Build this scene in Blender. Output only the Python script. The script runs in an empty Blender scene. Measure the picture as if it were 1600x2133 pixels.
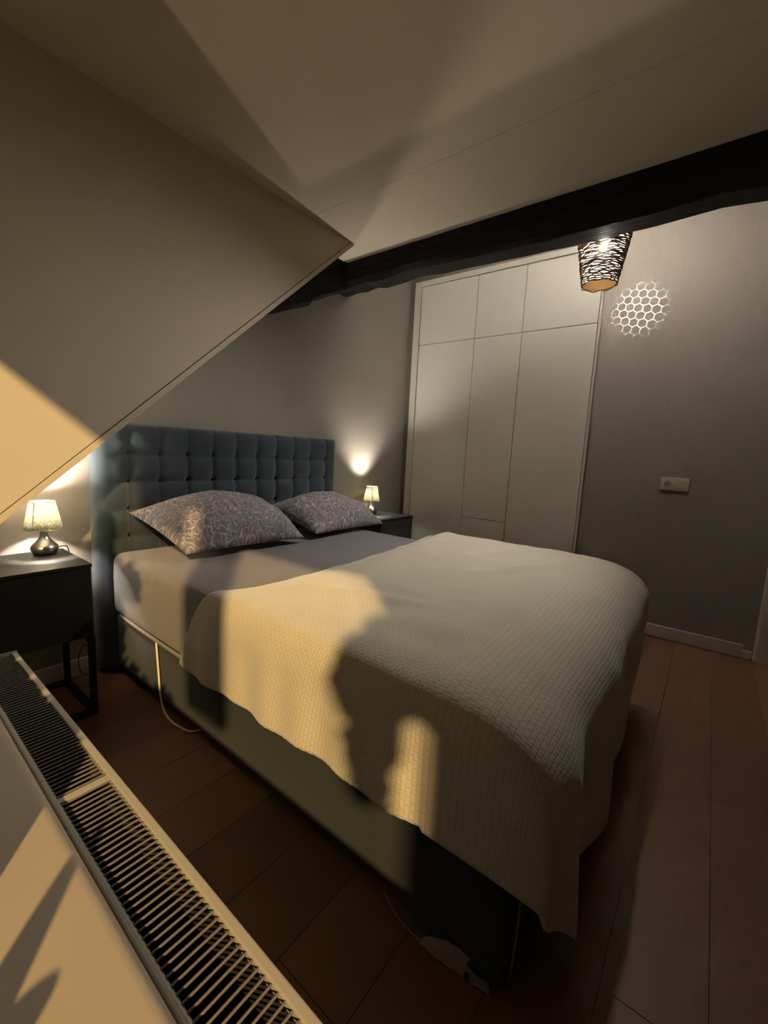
import bpy, bmesh, math, random
from mathutils import Vector, Matrix, noise

SC = bpy.context.scene
COL = SC.collection
random.seed(7)

# ------------------------------------------------------------------ camera
# room axes: back wall (headboard) is y=0, +x to the wardrobe wall, z up, camera at y<0
YAW, PITCH, ROLL, FPX = 0.9165193572964355, -0.13547161459006335, 0.050143883399577725, 880.74
CAM = Vector((-0.770038, -2.29012741, 1.12027698))
f = Vector((math.sin(YAW)*math.cos(PITCH), math.cos(YAW)*math.cos(PITCH), math.sin(PITCH)))
r0 = Vector((math.cos(YAW), -math.sin(YAW), 0)); u0 = r0.cross(f)
rv = math.cos(ROLL)*r0 + math.sin(ROLL)*u0
uv_ = -math.sin(ROLL)*r0 + math.cos(ROLL)*u0
cd = bpy.data.cameras.new('camera'); cam = bpy.data.objects.new('camera', cd); COL.objects.link(cam)
cd.sensor_fit = 'HORIZONTAL'; cd.sensor_width = 36.0; cd.lens = FPX/1600*36.0; cd.clip_start = 0.02
m = Matrix.Identity(4)
for i, v in enumerate((rv, uv_, -f)):
    for k in range(3): m[k][i] = v[k]
for k in range(3): m[k][3] = CAM[k]
cam.matrix_world = m
SC.camera = cam

# ------------------------------------------------------------------ world, light, exposure
w = bpy.data.worlds.new('night'); SC.world = w; w.use_nodes = True
w.node_tree.nodes['Background'].inputs[0].default_value = (0.20, 0.15, 0.10, 1)
w.node_tree.nodes['Background'].inputs[1].default_value = 0.10
vs = SC.view_settings; vs.view_transform = 'Standard'; vs.look = 'None'; vs.gamma = 1.0; vs.use_curve_mapping = False
vs.exposure = 0.14
SC.cycles.use_denoising = True
SC.cycles.max_bounces = 10; SC.cycles.diffuse_bounces = 6
SC.cycles.sample_clamp_indirect = 20.0

def point_light(name, loc, power, color, radius):
    d = bpy.data.lights.new(name, 'POINT'); d.energy = power; d.color = color; d.shadow_soft_size = radius
    o = bpy.data.objects.new(name, d); o.location = loc; COL.objects.link(o); return o

# orange street lamp outside the dormer window, and a lower, paler light from the street below
SD = Vector((1, 1.3, -0.88)).normalized()
point_light('street_lamp_light', Vector((0.0, -1.0, 0.6)) - SD*25, 38500, (1.0, 0.66, 0.27), 0.26)
LD = Vector((1, 0.394, 0.82)).normalized()
point_light('low_street_light', Vector((0.807, -0.522, 2.4)) - LD*16, 1150, (1.0, 0.88, 0.68), 0.10)
LAMP_L, LAMP_R, PEND = 105.0, 118.0, 5900.0
SPOT_W = 74.0                                    # added spot at the side bulb, brightens the bed          # emission strength scale of the bulbs

# ------------------------------------------------------------------ helpers
def link(o):
    COL.objects.link(o); return o

def empty(name, loc, label=None, cat=None, group=None):
    o = bpy.data.objects.new(name, None); o.location = loc; o.empty_display_size = 0.05; link(o)
    tag(o, label, cat, group); return o

def tag(o, label=None, cat=None, group=None, kind=None):
    if label: o['label'] = label
    if cat: o['category'] = cat
    if group: o['group'] = group
    if kind: o['kind'] = kind
    return o

def root_of(o):
    while o.parent: o = o.parent
    return o

def mk(name, bm, mat, parent=None, smooth=False, origin=None, solid=None):
    """link a bmesh (world coordinates) as one mesh object, below parent when given"""
    off = Vector((0, 0, 0))
    if parent is not None: off = root_of(parent).location.copy()
    elif origin is not None: off = Vector(origin)
    bmesh.ops.translate(bm, verts=bm.verts, vec=-off)
    me = bpy.data.meshes.new(name); bm.to_mesh(me); bm.free()
    if smooth:
        for p in me.polygons: p.use_smooth = True
        if smooth == 'auto':
            try: me.set_sharp_from_angle(angle=math.radians(40))
            except Exception: pass
    if mat: me.materials.append(mat)
    o = bpy.data.objects.new(name, me); link(o)
    if parent is not None: o.parent = parent
    else: o.location = off
    if solid:
        md = o.modifiers.new('thick', 'SOLIDIFY'); md.thickness = solid[0]; md.offset = solid[1]
    return o

def box(bm, x0, x1, y0, y1, z0, z1, bev=0.0, seg=2):
    g = bmesh.ops.create_cube(bm, size=1.0)
    vs = g['verts']
    sx, sy, sz = x1-x0, y1-y0, z1-z0
    for v in vs:
        v.co = Vector((x0+(v.co.x+.5)*sx, y0+(v.co.y+.5)*sy, z0+(v.co.z+.5)*sz))
    if bev > 0:
        es = set(e for v in vs for e in v.link_edges)
        bmesh.ops.bevel(bm, geom=list(es), offset=bev, segments=seg, profile=0.5, affect='EDGES')
    return bm

def B(*a, **k):
    bm = bmesh.new(); box(bm, *a, **k); return bm

def prism(pts, axis, a0, a1):
    """extrude a 2D polygon along an axis: 'y' -> pts (x,z), 'z' -> pts (x,y), 'x' -> pts (y,z)"""
    bm = bmesh.new()
    def P(p, a):
        return {'y': (p[0], a, p[1]), 'z': (p[0], p[1], a), 'x': (a, p[0], p[1])}[axis]
    A = [bm.verts.new(P(p, a0)) for p in pts]; Bv = [bm.verts.new(P(p, a1)) for p in pts]
    bm.faces.new(A); bm.faces.new(Bv[::-1])
    n = len(pts)
    for i in range(n): bm.faces.new((A[i], Bv[i], Bv[(i+1) % n], A[(i+1) % n]))
    bmesh.ops.recalc_face_normals(bm, faces=bm.faces)
    return bm

def lathe(prof, c, seg=40, cap=False):
    bm = bmesh.new(); rings = []
    for (r, z) in prof:
        rings.append([bm.verts.new((c[0]+r*math.cos(2*math.pi*i/seg), c[1]+r*math.sin(2*math.pi*i/seg), c[2]+z)) for i in range(seg)])
    for a, b in zip(rings, rings[1:]):
        for i in range(seg): bm.faces.new((a[i], a[(i+1) % seg], b[(i+1) % seg], b[i]))
    if cap:
        bm.faces.new(rings[0][::-1]); bm.faces.new(rings[-1])
    return bm

def tube(pts, r, seg=8, bm=None, closed=False, smooth_n=0):
    bm = bm or bmesh.new()
    pts = [Vector(p) for p in pts]
    if smooth_n:      # Catmull-Rom
        q = []
        P = [pts[0]] + pts + [pts[-1]]
        for i in range(1, len(P)-2):
            for k in range(smooth_n):
                t = k/smooth_n
                a, b, c, d = P[i-1], P[i], P[i+1], P[i+2]
                q.append(0.5*((2*b)+(c-a)*t+(2*a-5*b+4*c-d)*t*t+(3*b-a-3*c+d)*t**3))
        q.append(pts[-1]); pts = q
    n = len(pts); rings = []
    for i, p in enumerate(pts):
        if closed: d = pts[(i+1) % n]-pts[i-1]
        else: d = pts[min(i+1, n-1)]-pts[max(i-1, 0)]
        d.normalize()
        a = d.cross(Vector((0, 0, 1)))
        if a.length < 0.05: a = d.cross(Vector((1, 0, 0)))
        a.normalize(); b = d.cross(a)
        rr = r(i/(n-1)) if callable(r) else r
        rings.append([bm.verts.new(p+rr*(math.cos(2*math.pi*k/seg)*a+math.sin(2*math.pi*k/seg)*b)) for k in range(seg)])
    for i in range(n if closed else n-1):
        a, b = rings[i], rings[(i+1) % n]
        for k in range(seg): bm.faces.new((a[k], a[(k+1) % seg], b[(k+1) % seg], b[k]))
    if not closed:
        bm.faces.new(rings[0][::-1]); bm.faces.new(rings[-1])
    bmesh.ops.recalc_face_normals(bm, faces=bm.faces)
    return bm

def grid(nu, nv, fn, uvfn=None):
    bm = bmesh.new()
    V = [[bm.verts.new(fn(i/nu, j/nv)) for j in range(nv+1)] for i in range(nu+1)]
    lay = bm.loops.layers.uv.new('UVMap') if uvfn else None
    for i in range(nu):
        for j in range(nv):
            fc = bm.faces.new((V[i][j], V[i+1][j], V[i+1][j+1], V[i][j+1]))
            if uvfn:
                for lp, (a, b) in zip(fc.loops, ((i, j), (i+1, j), (i+1, j+1), (i, j+1))):
                    lp[lay].uv = uvfn(a/nu, b/nv)
    return bm

def interp(tab, x):
    if x <= tab[0][0]: return tab[0][1]
    for (a, b), (c, d) in zip(tab, tab[1:]):
        if x <= c: return b+(d-b)*(x-a)/(c-a)
    return tab[-1][1]

def sm(a, b, x):
    t = max(0.0, min(1.0, (x-a)/(b-a))); return t*t*(3-2*t)

# ------------------------------------------------------------------ materials
class NT:
    def __init__(s, name):
        s.m = bpy.data.materials.new(name); s.m.use_nodes = True; s.t = s.m.node_tree
        s.bsdf = s.t.nodes['Principled BSDF']; s.out = s.t.nodes['Material Output']
    def n(s, kind, **kw):
        nd = s.t.nodes.new(kind)
        for k, v in kw.items():
            if hasattr(nd, k) and k not in nd.inputs: setattr(nd, k, v)
            else: nd.inputs[k].default_value = v
        return nd
    def l(s, a, b): s.t.links.new(a, b)
    def math(s, op, a, b=None, c=None, clamp=False):
        nd = s.t.nodes.new('ShaderNodeMath'); nd.operation = op; nd.use_clamp = clamp
        for i, v in enumerate((a, b, c)):
            if v is None: continue
            if hasattr(v, 'is_output'): s.l(v, nd.inputs[i])
            else: nd.inputs[i].default_value = v
        return nd.outputs[0]
    def mix(s, fac, a, b):
        nd = s.t.nodes.new('ShaderNodeMix'); nd.data_type = 'RGBA'
        for sock, v in ((nd.inputs[0], fac), (nd.inputs[6], a), (nd.inputs[7], b)):
            if hasattr(v, 'is_output'): s.l(v, sock)
            else: sock.default_value = v
        return nd.outputs[2]
    def coord(s, which='Object', scale=(1, 1, 1)):
        tc = s.t.nodes.new('ShaderNodeTexCoord'); mp = s.t.nodes.new('ShaderNodeMapping')
        mp.inputs['Scale'].default_value = scale; s.l(tc.outputs[which], mp.inputs['Vector']); return mp.outputs[0]
    def noise(s, vec, scale, detail=3, rough=.5, dist=0):
        nd = s.t.nodes.new('ShaderNodeTexNoise'); s.l(vec, nd.inputs['Vector'])
        nd.inputs['Scale'].default_value = scale; nd.inputs['Detail'].default_value = detail
        nd.inputs['Roughness'].default_value = rough; nd.inputs['Distortion'].default_value = dist
        return nd.outputs['Fac']
    def bump(s, h, strength, dist=0.01):
        b = s.t.nodes.new('ShaderNodeBump'); b.inputs['Strength'].default_value = strength; b.inputs['Distance'].default_value = dist
        s.l(h, b.inputs['Height']); s.l(b.outputs[0], s.bsdf.inputs['Normal'])

def c4(c): return (c[0], c[1], c[2], 1.0)

def plain(name, col, rough=.6, metal=0.0, var=0.0, nscale=8, bump=0.0, bscale=120, spec=.5, stretch=(1, 1, 1), sheen=0):
    t = NT(name); b = t.bsdf
    b.inputs['Roughness'].default_value = rough; b.inputs['Metallic'].default_value = metal
    b.inputs['Specular IOR Level'].default_value = spec
    if sheen: b.inputs['Sheen Weight'].default_value = sheen
    b.inputs['Base Color'].default_value = c4(col)
    v = t.coord('Object', stretch)
    if var:
        n = t.noise(v, nscale, 4)
        t.l(t.mix(n, c4([max(0, x*(1-var)) for x in col]), c4([min(1, x*(1+var)) for x in col])), b.inputs['Base Color'])
    if bump: t.bump(t.noise(v, bscale, 3), bump, .004)
    return t.m

M = {}
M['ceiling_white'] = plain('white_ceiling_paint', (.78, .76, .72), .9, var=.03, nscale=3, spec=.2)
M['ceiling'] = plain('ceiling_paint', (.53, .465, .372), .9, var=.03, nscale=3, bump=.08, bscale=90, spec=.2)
M['wardrobe'] = plain('wardrobe_lacquer', (.82, .80, .75), .42, var=.02, nscale=2, bump=.02, bscale=200, spec=.4)
M['frame_white'] = plain('white_frame_paint', (.74, .71, .66), .45, var=.02, spec=.4)
M['baseboard'] = plain('baseboard_paint', (.60, .55, .50), .5, var=.04)
M['sill'] = plain('sill_paint', (.45, .385, .30), .55, var=.05, nscale=5, bump=.03, bscale=150)
M['radiator'] = plain('radiator_enamel', (.38, .35, .30), .4, var=.03, spec=.4)
M['radiator_bar_shaded'] = plain('shaded_bar_enamel', (.15, .135, .115), .45, var=.04)  # shade in the grille put into the bar colour
M['radiator_shade'] = plain('radiator_inside_shade', (.012, .011, .010), .9, var=.1)  # near black stands in for the shade inside the radiator
M['dark_gap'] = plain('dark_gap', (.02, .018, .016), .9, var=.1)
M['sheet'] = plain('grey_fitted_sheet', (.185, .175, .185), .9, var=.06, nscale=12, bump=.15, bscale=400, spec=.2, sheen=.1)
M['black_wood'] = plain('black_lacquer', (.010, .010, .010), .42, var=.15, nscale=6, bump=.03, bscale=90, spec=.45)
M['black_metal'] = plain('black_metal', (.008, .008, .008), .5, var=.1, spec=.4)
M['steel'] = plain('brushed_steel', (.62, .59, .55), .28, 1.0, var=.05, nscale=40)
M['black_plastic'] = plain('black_cable', (.012, .012, .012), .5, var=.1)
M['white_plastic'] = plain('white_plastic', (.62, .57, .50), .4, var=.02)
M['socket_grey'] = plain('socket_recess_shade', (.20, .18, .15), .5, var=.05)  # grey of a flat disc, painted for the shade in the recess
M['white_cable'] = plain('white_cable', (.80, .70, .50), .45, var=.03)
M['lining'] = plain('pale_lining_fabric', (.27, .22, .20), .9, var=.08, nscale=30, bump=.2, bscale=500)
M['piping'] = plain('pale_piping', (.22, .19, .18), .8, var=.1)
M['leaf'] = plain('leaf_green', (.05, .10, .03), .5, var=.3, nscale=10)
M['pot'] = plain('dark_pot', (.025, .022, .02), .5, var=.2)
M['soil'] = plain('soil', (.03, .02, .015), .95, var=.4, nscale=60, bump=.6, bscale=90)
M['shadow_curtain'] = plain('shadow_cloth', (.30, .26, .20), .9, var=.1, bump=.2, bscale=300)
M['pvc'] = plain('window_frame', (.6, .58, .54), .4, var=.02)

def wallpaper(name, col):
    t = NT(name); b = t.bsdf
    b.inputs['Roughness'].default_value = .75; b.inputs['Specular IOR Level'].default_value = .3
    v = t.coord('Object', (1, 1, .06)); n1 = t.noise(v, 90, 5, .6)
    v2 = t.coord('Object', (1, 1, .35)); n2 = t.noise(v2, 22, 4, .6, .6)
    h = t.math('ADD', t.math('MULTIPLY', n1, .6), t.math('MULTIPLY', n2, .4))
    t.l(t.mix(h, c4([x*.88 for x in col]), c4([x*1.12 for x in col])), b.inputs['Base Color'])
    t.bump(h, .22, .004)
    return t.m
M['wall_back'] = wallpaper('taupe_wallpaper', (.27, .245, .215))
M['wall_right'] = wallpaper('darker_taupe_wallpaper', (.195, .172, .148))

def floorwood():
    t = NT('oak_plank'); b = t.bsdf
    oi = t.n('ShaderNodeObjectInfo')
    v = t.coord('Object', (1.2, 14, 1)); 
    nd = t.n('ShaderNodeVectorMath', operation='ADD'); t.l(v, nd.inputs[0]); t.l(oi.outputs['Location'], nd.inputs[1])
    g = t.noise(nd.outputs[0], 5, 6, .6, 1.2)
    base = t.mix(oi.outputs['Random'], (.150, .066, .032, 1), (.225, .106, .053, 1))
    t.l(t.mix(t.math('MULTIPLY', g, .55), base, (.08, .04, .02, 1)), b.inputs['Base Color'])
    b.inputs['Roughness'].default_value = .5; b.inputs['Specular IOR Level'].default_value = .35
    t.bump(g, .08, .003)
    return t.m
M['plank'] = floorwood()

def teal(name, col, sheen=.35):
    t = NT(name); b = t.bsdf
    v = t.coord('Object'); n = t.noise(v, 260, 3); n2 = t.noise(v, 5, 3)
    t.l(t.mix(n2, c4([x*.8 for x in col]), c4([x*1.2 for x in col])), b.inputs['Base Color'])
    b.inputs['Roughness'].default_value = .85; b.inputs['Sheen Weight'].default_value = sheen
    b.inputs['Sheen Roughness'].default_value = .5; b.inputs['Specular IOR Level'].default_value = .25
    t.bump(n, .25, .002)
    return t.m
M['teal'] = teal('teal_velvet', (.024, .037, .049))
M['teal_base'] = teal('dark_teal_upholstery', (.026, .033, .035), .10)

def beamwood():
    t = NT('dark_old_timber'); b = t.bsdf
    v = t.coord('Object', (10, 1.2, 10)); g = t.noise(v, 6, 6, .65, .8)
    v2 = t.coord('Object'); n = t.noise(v2, 9, 4)
    col = t.mix(g, (.003, .0026, .0025, 1), (.013, .010, .0095, 1))
    t.l(t.mix(t.math('MULTIPLY', n, .25), col, (.030, .021, .022, 1)), b.inputs['Base Color'])
    b.inputs['Roughness'].default_value = .75; b.inputs['Specular IOR Level'].default_value = .15
    t.bump(g, .7, .01)
    return t.m
M['timber'] = beamwood()

def blanketmat():
    t = NT('waffle_fleece'); b = t.bsdf
    v = t.coord('UV')
    br = t.n('ShaderNodeTexBrick', offset=.5, squash=1.0); t.l(v, br.inputs['Vector'])
    for k, val in (('Scale', 1.0), ('Mortar Size', .0030), ('Mortar Smooth', 1.0), ('Brick Width', .020), ('Row Height', .0125)): br.inputs[k].default_value = val
    nz = t.noise(v, 160, 4, .7)
    h = t.math('SUBTRACT', t.math('MULTIPLY', nz, .7), t.math('MULTIPLY', br.outputs['Fac'], .40))
    n2 = t.noise(v, 6, 3)
    col = t.mix(n2, (.54, .50, .41, 1), (.62, .575, .48, 1))
    t.l(t.mix(t.math('MULTIPLY', br.outputs['Fac'], .22), col, (.33, .27, .20, 1)), b.inputs['Base Color'])
    b.inputs['Roughness'].default_value = .95; b.inputs['Sheen Weight'].default_value = .3; b.inputs['Specular IOR Level'].default_value = .1
    t.bump(h, .40, .0038)
    return t.m
M['blanket'] = blanketmat()

def pillowmat():
    t = NT('grey_floral_cotton'); b = t.bsdf
    v = t.coord('UV')
    nz = t.n('ShaderNodeTexNoise'); t.l(v, nz.inputs['Vector']); nz.inputs['Scale'].default_value = 16; nz.inputs['Detail'].default_value = 2
    va = t.n('ShaderNodeVectorMath', operation='MULTIPLY_ADD'); t.l(nz.outputs['Color'], va.inputs[0]); va.inputs[1].default_value = (.075, .075, 0); t.l(v, va.inputs[2])
    vo = t.n('ShaderNodeTexVoronoi', feature='F1'); t.l(va.outputs[0], vo.inputs['Vector']); vo.inputs['Scale'].default_value = 17.0
    d = vo.outputs['Distance']
    fr = t.math('ABSOLUTE', t.math('SUBTRACT', t.math('FRACT', t.math('MULTIPLY', d, 4.2)), .5))
    ring = t.math('LESS_THAN', fr, .085)
    ve = t.n('ShaderNodeTexVoronoi', feature='DISTANCE_TO_EDGE'); t.l(va.outputs[0], ve.inputs['Vector']); ve.inputs['Scale'].default_value = 34.0
    edge = t.math('LESS_THAN', ve.outputs['Distance'], .028)
    far = t.math('LESS_THAN', d, .62)
    line = t.math('MAXIMUM', t.math('MULTIPLY', ring, far), edge)
    n = t.noise(v, 7, 3)
    base = t.mix(n, (.14, .13, .15, 1), (.21, .20, .22, 1))
    t.l(t.mix(t.math('MULTIPLY', line, .75), base, (.50, .45, .47, 1)), b.inputs['Base Color'])
    b.inputs['Roughness'].default_value = .9; b.inputs['Specular IOR Level'].default_value = .2
    t.bump(t.noise(v, 90, 3), .2, .003)
    return t.m
M['pillow'] = pillowmat()

def emit(name, col, strength):
    t = NT(name); e = t.n('ShaderNodeEmission'); e.inputs[0].default_value = c4(col); e.inputs[1].default_value = strength
    t.l(e.outputs[0], t.out.inputs['Surface']); return t.m
M['bulb_left'] = emit('bulb_left_glow', (1.0, .90, .76), LAMP_L*30)
M['bulb_right'] = emit('bulb_right_glow', (1.0, .90, .77), LAMP_R*30)
M['bulb_side'] = emit('bulb_side_glow', (1.0, .96, .90), 60)
M['bulb_pendant'] = emit('bulb_pendant_glow', (1.0, .95, .89), PEND*14)

def shademat():
    t = NT('lace_lampshade'); v = t.coord('Object')
    n = t.noise(v, 70, 2, .5, 1.8)
    fr = t.math('ABSOLUTE', t.math('SUBTRACT', n, .5))
    line = t.math('LESS_THAN', fr, .065)
    col = t.mix(line, (.88, .86, .70, 1), (.34, .33, .26, 1))
    d = t.n('ShaderNodeBsdfDiffuse'); tr = t.n('ShaderNodeBsdfTranslucent'); t.l(col, d.inputs[0]); t.l(col, tr.inputs[0])
    mx = t.n('ShaderNodeMixShader'); mx.inputs[0].default_value = .50
    t.l(d.outputs[0], mx.inputs[1]); t.l(tr.outputs[0], mx.inputs[2]); t.l(mx.outputs[0], t.out.inputs['Surface'])
    return t.m
M['lace'] = shademat()

def rattanmat():
    t = NT('twisted_rattan'); v = t.coord('Object', (1, 1, 6)); n = t.noise(v, 45, 3, .6)
    col = t.mix(n, (.06, .042, .026, 1), (.36, .28, .19, 1))
    d = t.n('ShaderNodeBsdfDiffuse'); tr = t.n('ShaderNodeBsdfTranslucent'); t.l(col, d.inputs[0]); t.l(col, tr.inputs[0])
    mx = t.n('ShaderNodeMixShader'); mx.inputs[0].default_value = .26
    t.l(d.outputs[0], mx.inputs[1]); t.l(tr.outputs[0], mx.inputs[2]); t.l(mx.outputs[0], t.out.inputs['Surface'])
    return t.m
M['rattan'] = rattanmat()
def diffusermat():
    t = NT('tan_paper_diffuser'); v = t.coord('Object'); n = t.noise(v, 30, 4)
    col = t.mix(n, (.46, .34, .20, 1), (.66, .52, .34, 1))
    d = t.n('ShaderNodeBsdfDiffuse'); tr = t.n('ShaderNodeBsdfTranslucent'); t.l(col, d.inputs[0]); t.l(col, tr.inputs[0])
    mx = t.n('ShaderNodeMixShader'); mx.inputs[0].default_value = .10
    t.l(d.outputs[0], mx.inputs[1]); t.l(tr.outputs[0], mx.inputs[2]); t.l(mx.outputs[0], t.out.inputs['Surface'])
    return t.m
M['rattan_lining'] = diffusermat()
def linermat():
    t = NT('added_shade_liner'); v = t.coord('Object'); n = t.noise(v, 20, 3)
    col = t.mix(n, (.40, .34, .26, 1), (.50, .44, .35, 1))
    d = t.n('ShaderNodeBsdfDiffuse'); tr = t.n('ShaderNodeBsdfTranslucent'); t.l(col, d.inputs[0]); t.l(col, tr.inputs[0])
    mx = t.n('ShaderNodeMixShader'); mx.inputs[0].default_value = .011
    t.l(d.outputs[0], mx.inputs[1]); t.l(tr.outputs[0], mx.inputs[2]); t.l(mx.outputs[0], t.out.inputs['Surface'])
    return t.m
M['liner'] = linermat()

def glassmat():
    t = NT('window_glass'); g = t.n('ShaderNodeBsdfGlossy'); g.inputs['Roughness'].default_value = .02
    tr = t.n('ShaderNodeBsdfTransparent'); mx = t.n('ShaderNodeMixShader'); mx.inputs[0].default_value = .06
    t.l(tr.outputs[0], mx.inputs[1]); t.l(g.outputs[0], mx.inputs[2]); t.l(mx.outputs[0], t.out.inputs['Surface'])
    return t.m
M['glass'] = glassmat()

# ------------------------------------------------------------------ room shell
XR, PHI = 2.45703, 0.029955
wd = Vector((math.sin(PHI), -math.cos(PHI), 0)); wn = Vector((-math.cos(PHI), -math.sin(PHI), 0))
WC = Vector((XR, 0, 0))
WM = Matrix.Identity(4)       # wall frame: local x = s along the wall, local y = out of the wall (into room), local z up
for k in range(3):
    WM[k][0] = wd[k]; WM[k][1] = wn[k]; WM[k][3] = WC[k]
def onwall(bm):
    bm.transform(WM); bmesh.ops.recalc_face_normals(bm, faces=bm.faces); return bm
def S(o): o['kind'] = 'structure'; return o

YF = -4.2          # front end of the room, behind the camera
XW = -1.2          # dormer window wall
YC = -0.36         # dormer cheek
HC = 2.40          # dormer / main ceiling
SILL = 0.57
def slope(x): return .817+.907*(x+.437)       # lower edge of the cheek = slope of the roof

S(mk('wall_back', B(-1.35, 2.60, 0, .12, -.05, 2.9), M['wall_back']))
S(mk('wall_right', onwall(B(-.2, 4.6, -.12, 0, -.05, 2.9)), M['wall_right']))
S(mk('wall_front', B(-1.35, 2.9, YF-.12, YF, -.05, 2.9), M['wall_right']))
S(mk('wall_knee', B(-.70, -.61, YF, 0, -.05, .535), M['ceiling']))

# floor: sub-floor plus every plank
fl = S(mk('floor', B(-.62, 2.75, YF, 0, -.06, -.016), M['dark_gap']))
y = -2.42 - .19*9; row = 0
plank_rows = []
while y < 0:
    plank_rows.append(y); y += .19
for yy in plank_rows:
    x = -.62 - random.uniform(0, 1.2)
    y0, y1 = max(yy, YF), min(yy+.19, 0)
    if y1-y0 < .02: continue
    while x < 2.7:
        L = random.uniform(1.2, 1.9)
        a, b = max(x, -.61), min(x+L, 2.65)
        if b-a > .05:
            bm = bmesh.new(); box(bm, a+.0004, b-.0004, y0+.0004, y1-.0004, -.015, random.uniform(-.0005, 0), .0008, 1)
            ctr = Vector(((a+b)/2, (y0+y1)/2, 0)); bmesh.ops.translate(bm, verts=bm.verts, vec=-ctr)
            me = bpy.data.meshes.new('plank'); bm.to_mesh(me); bm.free(); me.materials.append(M['plank'])
            o = bpy.data.objects.new('plank', me); link(o); o.parent = fl; o.location = ctr
        x += L

# low ceiling: two plasterboards that meet in a jagged open joint (the crack)
XK = .947
def crackx(y, side): return XK + .0035*noise.noise(Vector((3.1, y*9, side*.0))) + .002*noise.noise(Vector((7.7, y*40, 0))) + side*.0011
ys = [YF + i*(0-YF)/160 for i in range(161)]
ptsA = [(-1.35, YF), *[(crackx(yy, -1), yy) for yy in ys], (-1.35, 0)]
ptsB = [(1.50, 0), (1.50, YF), *[(crackx(yy, 1), yy) for yy in ys]]
ce = S(mk('ceiling', B(-1.35, 1.50, YF, 0, HC+.013, HC+.10), M['dark_gap']))
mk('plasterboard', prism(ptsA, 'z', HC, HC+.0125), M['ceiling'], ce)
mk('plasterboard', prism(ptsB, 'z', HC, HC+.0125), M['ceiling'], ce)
# higher ceiling on the far side of the beam, with the step between the two
S(mk('ceiling_upper', B(1.50, 2.75, YF, 0, 2.74, 2.85), M['ceiling_white']))
S(mk('wall_step', B(1.49, 1.60, YF, 0, HC-.02, 2.74), M['ceiling_white']))

# dormer cheek: vertical triangle facing the camera, over the roof slope
xt = -.437+(HC-.817)/.907
pts = [(XW, SILL-.05), (-.437+(SILL-.05-.817)/.907, SILL-.05), (xt, HC), (XW, HC)]
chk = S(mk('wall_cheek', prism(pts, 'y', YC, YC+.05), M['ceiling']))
# corner bead along its lower edge
bx = [(-.437+(.55-.817)/.907, .55), (xt-.01, slope(xt-.01))]
nx, nz = -math.sin(math.atan(.907)), math.cos(math.atan(.907))
def off(p, d): return (p[0]+nx*d, p[1]+nz*d)
mk('corner_bead', prism([off(bx[0], -.002), off(bx[1], -.002), off(bx[1], .021), off(bx[0], .021)], 'y', YC-.004, YC+.002), M['ceiling'], chk)
mk('bead_joint', prism([off(bx[0], .0215), off(bx[1], .0215), off(bx[1], .0235), off(bx[0], .0235)], 'y', YC-.0012, YC+.002), M['dark_gap'], chk)
# sloping roof lining behind the cheek, down to the knee wall
pts = [(-.74, slope(-.74)+.10), (xt, slope(xt)+.10), (xt, slope(xt)+.22), (-.74, slope(-.74)+.22)]
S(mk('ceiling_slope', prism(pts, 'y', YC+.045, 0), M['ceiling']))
S(mk('wall_knee_back', B(-.72, -.62, YC+.04, 0, .5, .72), M['ceiling']))

# window sill (deep), window wall and window outside the left edge of the picture
bm = B(XW, -.606, YF, YC, SILL-.05, SILL, .018, 4)
S(mk('window_sill', bm, M['sill'], smooth='auto'))
WY0, WY1, WZ0, WZ1 = -3.45, -1.30, .690, 2.13
S(mk('wall_left', B(XW-.12, XW, YF, YC, .4, WZ0), M['ceiling']))
S(mk('wall_left_upper', B(XW-.12, XW, YF, YC+.05, WZ1, HC+.1), M['ceiling']))
S(mk('wall_left_back', B(XW-.12, XW, WY1, 0, WZ0, WZ1), M['ceiling']))
S(mk('wall_left_front', B(XW-.12, XW, YF, WY0, WZ0, WZ1), M['ceiling']))
win = S(mk('window_1', B(XW-.10, XW-.05, WY0, WY1, WZ0-.01, WZ0+.012), M['pvc']))
mk('window_frame', B(XW-.10, XW-.05, WY1-.012, WY1, WZ0, WZ1), M['pvc'], win)
mk('window_frame', B(XW-.10, XW-.05, WY0, WY0+.03, WZ0, WZ1), M['pvc'], win)
mk('window_frame', B(XW-.10, XW-.05, WY0, WY1, WZ1-.012, WZ1), M['pvc'], win)
mk('window_pane', B(XW-.078, XW-.072, WY0+.03, WY1-.012, WZ0+.012, WZ1-.012), M['glass'], win)

# baseboards
S(mk('baseboard_back', B(-.60, 2.45, -.014, 0, 0, .083, .003, 1), M['baseboard']))
S(mk('baseboard_right', onwall(B(1.565, 2.562, 0, .014, 0, .083, .003, 1)), M['baseboard']))
S(mk('trim_1', onwall(B(2.556, 2.606, 0, .022, 0, .052, .003, 1)), M['baseboard']))
# door frame at the right picture edge
d1 = S(mk('door_1', onwall(B(2.70, 3.50, 0, .03, .005, 2.05)), M['frame_white']))
mk('door_casing', onwall(B(2.608, 2.69, 0, .045, 0, 2.12, .012, 3)), M['frame_white'], d1, smooth='auto')
mk('door_casing', onwall(B(2.69, 3.55, 0, .045, 2.05, 2.12, .006, 2)), M['frame_white'], d1)
mk('door_threshold', onwall(B(2.69, 3.52, 0, .05, 0, .012)), M['black_metal'], d1)

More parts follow.
